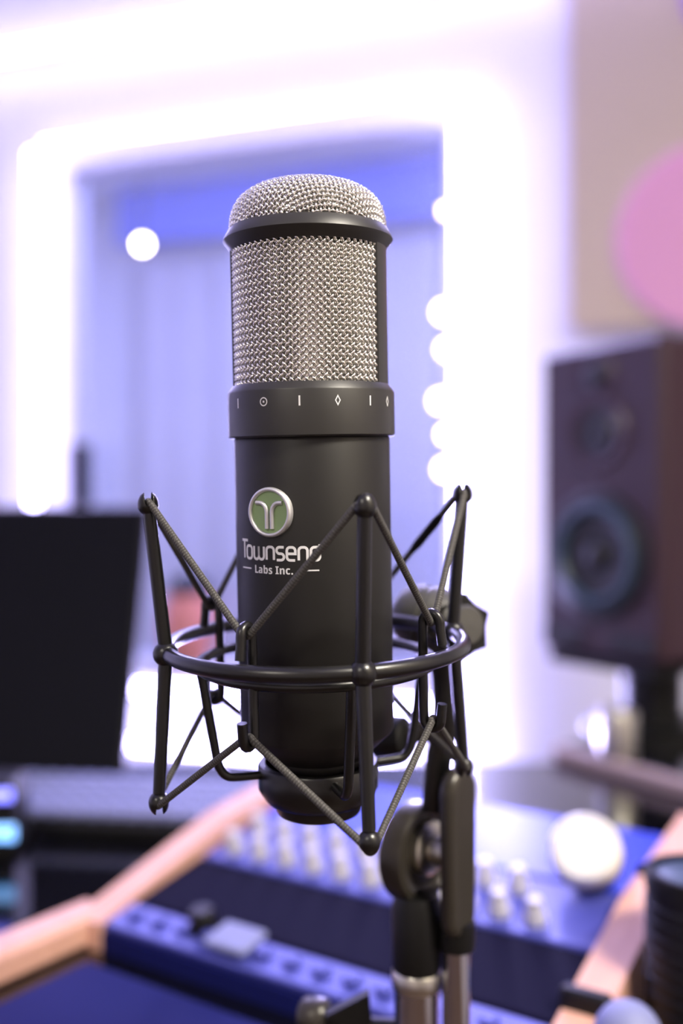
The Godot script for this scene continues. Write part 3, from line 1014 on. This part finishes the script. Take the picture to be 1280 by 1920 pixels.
# ---------------------------------------------------------------- shock mount
func cord_mesh(pts: Array, r: float, closed: bool) -> MB:
	# resample finely and give it a braided skin
	var mb := MB.new()
	mb.tinted = true
	var fine := []
	var m := pts.size()
	for i in (m if closed else m - 1):
		var a: Vector3 = pts[i]
		var b: Vector3 = pts[(i + 1) % m]
		var n := maxi(1, int(a.distance_to(b) / 0.0003))
		for k in n: fine.append(a.lerp(b, float(k) / n))
	var sides := 14
	var cnt := fine.size()
	var e1 := Vector3.UP
	var prev := -1
	var first_ring := 0
	for i in cnt:
		var t: Vector3 = (fine[(i + 2) % cnt] - fine[(i - 2 + cnt) % cnt]).normalized()
		e1 = (Vector3.UP - t * t.y).normalized()
		var e2 := t.cross(e1)
		var first := mb.v.size()
		for k in sides:
			var a := TAU * k / sides
			var s := float(i)
			var w := sin(a * 3.0 + s * 0.9) * sin(a * 3.0 - s * 0.9)
			var rr := r * (1.0 + 0.05 * w)
			var d := e1 * cos(a) + e2 * sin(a)
			var tone := 0.040 + 0.13 * maxf(w, 0.0) + (0.08 if (i * 7 + k * 13) % 29 == 0 else 0.0)
			mb.vert(fine[i] + d * rr, d, Color(tone, tone * 0.97, tone * 0.92))
		if prev >= 0:
			for k in sides:
				var q := (k + 1) % sides
				mb.quad(prev + k, prev + q, first + q, first + k)
		prev = first
	if closed:
		for k in sides:
			var q := (k + 1) % sides
			mb.quad(prev + k, prev + q, first_ring + q, first_ring + k)
	return mb

func smooth(pts: Array, n := 6, closed := false) -> Array:      # Catmull-Rom through the points
	var out := []
	var m := pts.size()
	for i in (m if closed else m - 1):
		var p0: Vector3 = pts[(i - 1 + m) % m] if closed else pts[maxi(i - 1, 0)]
		var p1: Vector3 = pts[i]
		var p2: Vector3 = pts[(i + 1) % m]
		var p3: Vector3 = pts[(i + 2) % m] if closed else pts[mini(i + 2, m - 1)]
		for k in n: out.append(p1.cubic_interpolate(p2, p0, p3, float(k) / n))
	if not closed: out.append(pts[m - 1])
	return out

func slotted_ball(mb: MB, at: Vector3, az: float, r: float, flip: float) -> void:
	# a ball whose outer end has a groove for the cord, running around the ring
	var a0 := deg_to_rad(az)
	var er := Vector3(sin(a0), 0, cos(a0))
	var et := Vector3(cos(a0), 0, -sin(a0))
	var eu := Vector3(0, flip, 0)
	var rows := []
	var seg := 56
	var hs := 40
	for i in hs + 1:
		var th := PI * i / hs
		var row := []
		for k in seg:
			var a := TAU * k / seg
			var d := Vector3(sin(th) * cos(a), cos(th), sin(th) * sin(a))     # x radial, y along, z tangential
			var p := d * r
			p.y *= 1.32 if p.y > 0.0 else 1.0
			var wdt := r * 0.36
			if d.y > -0.25 and absf(p.x) < wdt:
				var floor_ := -0.10 * r
				p.y = minf(p.y, floor_ + 0.25 * r * pow(absf(p.x) / wdt, 4.0))
			row.append(at + er * p.x + eu * p.y + et * p.z)
		rows.append(row)
	# flat-shaded pieces, normals from neighbours
	var base := mb.v.size()
	for i in hs + 1:
		for k in seg:
			var dth: Vector3 = rows[mini(i + 1, hs)][k] - rows[maxi(i - 1, 0)][k]
			var dph: Vector3 = rows[i][(k + 1) % seg] - rows[i][(k - 1 + seg) % seg]
			var nn := dth.cross(dph)
			if nn.length() < 1e-12: nn = (rows[i][k] - at)
			nn = nn.normalized()
			var outw: Vector3 = rows[i][k] - at
			if i == 0 or i == hs: nn = eu * (1.0 if i == 0 else -1.0)
			elif nn.dot(outw) < 0.0 and outw.length() > 0.6 * r: nn = -nn
			mb.vert(rows[i][k], nn)
	for i in hs:
		for k in seg:
			var q := (k + 1) % seg
			mb.quad(base + i * seg + k, base + i * seg + q, base + (i + 1) * seg + q, base + (i + 1) * seg + k)

func shock_mount() -> void:
	var B := -138.0
	var t := thing("shock_mount", "black wire cage shock mount with elastic cords holding the microphone", "shock mount", Transform3D(mic_basis, mic_mid + mic_basis.y * B * 0.001))
	var posts := [-74.5, 15.5, 105.5, 195.5]
	var hooks := [-29.5, 60.5, 150.5, 240.5]
	# rings
	for a in [["outer_ring", 56.4, -72.5, 2.85], ["inner_ring", 44.5, -79.3, 2.1]]:
		var mb := MB.new()
		var pts := []
		for i in 120: pts.append(mm(a[1], 3.0 * i, a[2], B))
		tube(mb, pts, a[3] * 0.001, 20, true)
		part(a[0], mb, M.black_wire, t)
	# posts
	for az in posts:
		var mb := MB.new()
		var line := [mm(61.0, az, -124, B), mm(57.6, az, -78, B), mm(56.9, az, -74.5, B), mm(56.8, az, -72.5, B), mm(57.0, az, -70.5, B), mm(57.6, az, -66, B), mm(61.6, az, -20.5, B)]
		tube(mb, line, [0.0023, 0.0026, 0.0027, 0.0027, 0.0027, 0.0026, 0.0024], 20)
		var post := part("post", mb, M.black_wire, t)
		mb = MB.new(); slotted_ball(mb, mm(62, az, -17.6, B), az, 0.0038, 1.0); part("slotted_ball", mb, M.black_wire, post)
		mb = MB.new(); slotted_ball(mb, mm(61.2, az, -127.4, B), az, 0.0038, -1.0); part("slotted_ball", mb, M.black_wire, post)
		mb = MB.new(); ball(mb, mm(57.2, az, -72.5, B), 0.0047, 28); part("ring_ball", mb, M.black_wire, post)
	# hooked wires
	for az in hooks:
		var mb := MB.new()
		var line := []
		line.append(mm(52.2, az, -69.5, B))
		line.append(mm(51.4, az, -64, B))
		for i in 9:
			var a := PI * i / 8.0
			line.append(mm(48.0 + 3.3 * cos(a), az, -61.6 + 3.3 * sin(a), B))
		line.append(mm(44.6, az, -66, B))
		line.append(mm(44.5, az, -80, B))
		line.append(mm(44.6, az, -94, B))
		for i in 9:
			var a := PI + PI * i / 8.0
			line.append(mm(48.0 + 3.3 * cos(a), az, -97.0 + 3.3 * sin(a), B))
		line.append(mm(51.9, az, -91.0, B))
		tube(mb, line, 0.0018, 14)
		part("hook_wire", mb, M.black_wire, t)
	# support wires from the inner ring to the cup
	for az in posts:
		var mb := MB.new()
		var line := smooth([mm(44.5, az, -79.3, B), mm(42.5, az, -93, B), mm(39.5, az, -112, B), mm(38.2, az, -117.5, B), mm(35.5, az, -120.6, B), mm(31, az, -121.4, B), mm(21, az, -121.6, B)], 6)
		tube(mb, line, 0.0018, 14)
		part("support_wire", mb, M.black_wire, t)
	# cup with its threaded ring
	var mb := MB.new()
	lathe(mb, prof([[15.5, -138], [16, -138], [16.5, -137.2], [17.0, -133.5], [20.0, -133], [21.2, -131.5], [23.2, -128.2], [23.2, -119.2], [22.6, -118.4], [20.6, -118.2], [20.4, -122]], B), 64)
	part("cup", mb, M.black_wire, t)
	mb = MB.new()
	lathe(mb, prof([[0, -137.6], [15.8, -137.6]], B), 48)
	part("cup_floor", mb, M.black_plastic, t)
	# elastic cords
	for up in [true, false]:
		var pts := []
		for i in 4:
			var pz: float = posts[i]
			var hz: float = hooks[i]
			var ph := -16.4 if up else -128.6
			var hh := -61.6 if up else -97.0
			var s := 1.0 if up else -1.0
			pts.append_array([mm(61.4, pz - 2.6, ph - 0.9 * s, B), mm(61.8, pz - 1.0, ph, B), mm(61.8, pz + 1.0, ph, B), mm(61.4, pz + 2.6, ph - 0.9 * s, B)])
			pts.append_array([mm(48.4, hz - 2.4, hh + 0.8 * s, B), mm(47.9, hz - 0.9, hh - 0.2 * s, B), mm(47.9, hz + 0.9, hh - 0.2 * s, B), mm(48.4, hz + 2.4, hh + 0.8 * s, B)])
		part("elastic_cord", cord_mesh(pts, 0.0013, true), M.cord, t)
	# crimp sleeve on the upper cord behind the body
	var ca := mm(61.4, 108.1, -17.3, B)
	var cb := mm(48.4, 148.1, -60.8, B)
	mb = MB.new()
	tube(mb, [ca.lerp(cb, 0.2), ca.lerp(cb, 0.25), ca.lerp(cb, 0.48), ca.lerp(cb, 0.55)], [0.0013, 0.0019, 0.0019, 0.0013], 14)
	part("cord_sleeve", mb, M.black_plastic, t)
	# swivel: clam body, star knob, bracket to the stand
	var inv := t.transform.affine_inverse()
	var L := func(px: float, py: float, d: float) -> Vector3: return inv * P(px, py, d)
	var ax := (inv.basis * Vector3(0.48, 0.08, 0.87)).normalized()
	var ab := axis_basis(ax, Vector3.UP)
	mb = MB.new()
	var cx := Transform3D(axis_basis((inv.basis * Vector3(0.95, -0.22, 0.30)).normalized(), Vector3.UP), L.call(802, 1160, 0.440))
	lathe(mb, prof([[0, -16], [7, -15.5], [11, -13], [13.5, -8], [14.5, -3.2], [13.4, -2.6], [13.4, -1.2], [14.8, -0.4], [14.8, 7], [13.5, 11], [9, 13], [0, 13]], 0), 40, cx)
	part("swivel_clamp", mb, M.grey_casting, t)
	mb = MB.new()
	var star := PackedVector2Array()
	for i in 96:
		var a := TAU * i / 96.0
		star.append(Vector2(cos(a), sin(a)) * (0.0156 - 0.0036 * pow(absf(sin(3.0 * (a - 0.35))), 0.75)))
	prism(mb, star, 0.008, Transform3D(ab * Basis(Vector3.RIGHT, -PI / 2), L.call(848, 1176, 0.436)))
	part("star_knob", mb, M.black_plastic, t)
	mb = MB.new()
	lathe(mb, prof([[8.8, 6.0], [8.8, 10.0], [7.8, 11.2], [0, 11.6]], 0), 32, Transform3D(ab, L.call(850, 1172, 0.436)))
	part("knob_cap", mb, M.grey_casting, t)
	mb = MB.new()
	tube(mb, [mm(56.4, 118, -72.5, B), L.call(806, 1170, 0.428)], 0.005, 12)
	part("clamp_neck", mb, M.black_wire, t)
	mb = MB.new()
	tube(mb, smooth([L.call(812, 1165, 0.436), L.call(832, 1250, 0.440), L.call(836, 1340, 0.442), L.call(822, 1430, 0.445), L.call(815, 1520, 0.448)], 6), 0.0062, 16, false, true, 0.62, inv.basis * Vector3(0, 0, 1))
	part("bracket_arm", mb, M.black_wire, t)
	mb = MB.new()
	lathe(mb, prof([[0, -9], [8.5, -9], [9.5, -8], [10, 0], [9.5, 7], [7, 9], [0, 9]], 0), 32, Transform3D(axis_basis((inv.basis * Vector3(0.9, 0.1, 0.45)).normalized()), L.call(732, 1382, 0.452)))
	part("tension_knob", mb, M.black_plastic, t)
	mb = MB.new()
	tube(mb, [L.call(740, 1380, 0.452), L.call(832, 1370, 0.442)], 0.0045, 12)
	part("cross_bolt", mb, M.bracket_metal, t)

# ---------------------------------------------------------------- boom stand
func stand() -> void:
	var pole := P(781, 1850, 0.445)
	var t := thing("microphone_stand", "chrome microphone stand with black clutch and boom folded down beside the pole", "microphone stand", Transform3D(Basis.IDENTITY, Vector3(pole.x, 0, pole.z)))
	var o := t.position
	var yl := func(py: float, d: float) -> float: return P(0, py, d).y
	var mb := MB.new()
	lathe(mb, [Vector2(0.0100, 0.03), Vector2(0.0100, yl.call(1835, 0.445))], 40)
	part("pole", mb, M.chrome, t)
	mb = MB.new()
	var y2: float = yl.call(1845, 0.445)
	lathe(mb, [Vector2(0.0100, y2 - 0.001), Vector2(0.0108, y2 - 0.001), Vector2(0.0112, y2), Vector2(0.0112, y2 + 0.006), Vector2(0.0106, y2 + 0.007), Vector2(0.009, y2 + 0.007)], 40)
	part("collar", mb, M.satin_steel, t)
	# floor base
	mb = MB.new()
	lathe(mb, [Vector2(0, 0), Vector2(0.125, 0), Vector2(0.13, 0.006), Vector2(0.125, 0.014), Vector2(0.03, 0.03), Vector2(0, 0.034)], 48)
	part("base", mb, M.black_plastic, t)
	# clutch body
	mb = MB.new()
	var y3: float = yl.call(1700, 0.445)
	lathe(mb, [Vector2(0.0, y2 + 0.0065), Vector2(0.0105, y2 + 0.0065), Vector2(0.0112, y2 + 0.010), Vector2(0.0114, y3), Vector2(0.0095, y3 + 0.006), Vector2(0, y3 + 0.008)], 40)
	part("clutch_body", mb, M.black_plastic, t)
	var ph := deg_to_rad(50.0)
	var ax := Vector3(sin(ph), 0.02, cos(ph)).normalized()
	var ab := axis_basis(ax, Vector3.UP)
	mb = MB.new()
	var dc := P(782, 1597, 0.452) - o
	lathe(mb, prof([[0, -7], [20, -7], [22, -5], [22, 4], [21, 5.5], [18, 6], [16.5, 4.2], [13, 3.6], [11.5, 4.4], [0, 4.4]], 0), 56, Transform3D(ab, dc))
	part("clutch_disc", mb, M.bracket_metal, t)
	mb = MB.new()
	lathe(mb, prof([[12, 4.0], [12, 8], [8.5, 10.5], [6.5, 10.5], [6.5, 20], [0, 20]], 0), 32, Transform3D(ab, dc + Vector3(0, 0.003, 0)))
	part("clutch_bolt", mb, M.satin_steel, t)
	# boom clamp plate, seen nearly from its edge
	mb = MB.new()
	var pc := P(858, 1600, 0.437) - o
	var side := ab.x if absf(ab.x.y) < 0.5 else ab.z
	side = Vector3(cos(ph), 0, -sin(ph))
	var bb := Basis(side, Vector3.UP, side.cross(Vector3.UP))
	var layers := []
	for j in 11:
		var a := -PI / 2 + PI * j / 10.0
		var z := 0.0042 * sin(a)
		var inset := 0.0042 * (1.0 - cos(a))
		var row := []
		for i in 48:
			var b := TAU * i / 48.0
			var rr := (0.0110 if sin(b) > 0 else 0.0100) - inset
			var q := Vector3(rr * cos(b), (0.027 if sin(b) > 0 else -0.027) + rr * sin(b), z)
			row.append(mb.vert(pc + bb * q, bb * Vector3(cos(b) * cos(a), sin(b) * cos(a), sin(a))))
		layers.append(row)
	for j in 10:
		for i in 48: mb.quad(layers[j][i], layers[j][(i + 1) % 48], layers[j + 1][(i + 1) % 48], layers[j + 1][i])
	for j in [0, 10]:
		for i in range(1, 47): mb.tri(layers[j][0], layers[j][i], layers[j][i + 1])
	part("boom_clamp", mb, M.bracket_metal, t)
	mb = MB.new()
	var bc := P(855, 1760, 0.440) - o
	lathe(mb, [Vector2(0, bc.y - 0.004), Vector2(0.0080, bc.y - 0.004), Vector2(0.0084, bc.y), Vector2(0.0084, bc.y + 0.008), Vector2(0, bc.y + 0.010)], 32, Transform3D(Basis.IDENTITY, Vector3(bc.x, 0, bc.z)))
	part("boom_socket", mb, M.black_plastic, t)
	mb = MB.new()
	lathe(mb, [Vector2(0, 0.25), Vector2(0.0062, 0.25), Vector2(0.0062, bc.y - 0.003)], 32, Transform3D(Basis.IDENTITY, Vector3(bc.x, 0, bc.z)))
	part("boom_tube", mb, M.chrome, t)
	# screw clamp on the pole with its knurled knob
	mb = MB.new()
	var kc := P(590, 1905, 0.46) - o
	lathe(mb, prof([[0, -7], [6, -7], [8, -5], [8.4, 0], [8, 5], [6, 7], [0, 7]], 0), 28, Transform3D(axis_basis(Vector3(1, 0, 0.35)), kc))
	part("clamp_knob", mb, M.bracket_metal, t)
	mb = MB.new()
	var tri := PackedVector2Array([Vector2(0, 0), Vector2(0.020, 0.010), Vector2(0.021, -0.004), Vector2(0.020, -0.014)])
	prism(mb, tri, 0.006, Transform3D(Basis.IDENTITY, P(610, 1893, 0.455) - o))
	part("clamp_plate", mb, M.black_plastic, t)
	mb = MB.new()
	tube(mb, [P(605, 1905, 0.458) - o, P(700, 1925, 0.452) - o, P(781, 1930, 0.445) - o], 0.004, 12)
	part("clamp_arm", mb, M.black_plastic, t)

# ---------------------------------------------------------------- small things on desk and sill
func small_things() -> void:
	# wooden rail on the desk, left of the mixer
	var a := P(-150, 1838, 0.597)
	var b := P(188, 1692, 0.712)
	a.y = DESK; b.y = DESK
	var mb := MB.new()
	var d := (b - a).normalized()
	rbox(mb, Vector3(0, 0.011, 0), Vector3(a.distance_to(b), 0.022, 0.030), 0.004)
	single("wooden_rail", mb, M.pale_wood, "pale wooden rail lying on the desk beside the mixer's cheek", "rail", Transform3D(Basis(d, Vector3.UP, d.cross(Vector3.UP)), (a + b) / 2))
	# wooden block at the near edge
	mb = MB.new()
	rbox(mb, Vector3(0, 0.01, 0), Vector3(0.09, 0.02, 0.03), 0.003)
	single("wooden_block", mb, M.pale_wood, "small pale wooden block on the near end of the added navy mat", "block", Transform3D(Basis(Vector3.UP, deg_to_rad(-35)), Vector3(-0.215, DESK + 0.003, -0.535)))
	# jar with a dark lid on the sill
	var sill := WY0 + 0.012
	var jp := P(352, 1200, 2.14)
	var t := thing("ceramic_jar", "round terracotta pink jar with a dark lid on the window sill", "jar", Transform3D(Basis.IDENTITY, Vector3(jp.x, sill, jp.z)))
	mb = MB.new()
	lathe(mb, [Vector2(0, 0), Vector2(0.035, 0), Vector2(0.05, 0.02), Vector2(0.058, 0.075), Vector2(0.052, 0.13), Vector2(0.043, 0.152)], 32)
	part("body", mb, M.terracotta, t)
	mb = MB.new()
	lathe(mb, [Vector2(0.045, 0.150), Vector2(0.047, 0.165), Vector2(0.03, 0.188), Vector2(0.01, 0.194), Vector2(0, 0.205)], 32)
	part("lid", mb, M.driver_black, t)
	# slim dark box on the sill
	var bt := thing("slim_device", "slim dark upright box standing on the window sill behind the monitor", "device", wall_xf * Transform3D(Basis.IDENTITY, Vector3(-0.395, sill, 0.04)))
	mb = MB.new(); rbox(mb, Vector3(0, 0.245, 0), Vector3(0.026, 0.47, 0.05), 0.004); part("case", mb, M.screen_dark, bt)
	mb = MB.new(); rbox(mb, Vector3(0, 0.005, 0), Vector3(0.07, 0.010, 0.07), 0.002); part("foot", mb, M.black_plastic, bt)
	# black ribbed canister at the near right
	var cp := P(1275, 1800, 0.56)
	t = thing("lens_barrel", "black ribbed camera lens standing upright beside the mixer", "lens", Transform3D(Basis.IDENTITY, Vector3(cp.x + 0.012, DESK, cp.z)))
	mb = MB.new()
	var pr := [Vector2(0, 0), Vector2(0.030, 0)]
	for i in 10:
		pr.append(Vector2(0.031, 0.004 + i * 0.008)); pr.append(Vector2(0.031, 0.009 + i * 0.008)); pr.append(Vector2(0.0300, 0.010 + i * 0.008)); pr.append(Vector2(0.0300, 0.0115 + i * 0.008))
	pr.append(Vector2(0.031, 0.09)); pr.append(Vector2(0.030, 0.098)); pr.append(Vector2(0.026, 0.098))
	lathe(mb, pr, 40)
	part("barrel", mb, M.black_plastic, t)
	mb = MB.new(); lathe(mb, [Vector2(0.027, 0.095), Vector2(0.015, 0.098), Vector2(0, 0.099)], 32); part("glass", mb, M.driver_surround, t)
	# small rounded bottle
	t = thing("rounded_bottle", "small blue grey bottle with a domed top beside the mixer's wooden cheek", "bottle", Transform3D(Basis.IDENTITY, Vector3(0.141, DESK, -0.490)))
	mb = MB.new()
	lathe(mb, [Vector2(0, 0), Vector2(0.015, 0), Vector2(0.017, 0.002), Vector2(0.017, 0.030)], 36)
	part("body", mb, M.key_grey, t)
	mb = MB.new()
	var dm := [Vector2(0.0165, 0.029), Vector2(0.0172, 0.031)]
	for i in 10: dm.append(Vector2(0.0172 * cos(PI / 2 * i / 9.0), 0.040 + 0.019 * sin(PI / 2 * i / 9.0)))
	lathe(mb, dm, 36)
	part("domed_cap", mb, M.key_grey, t)
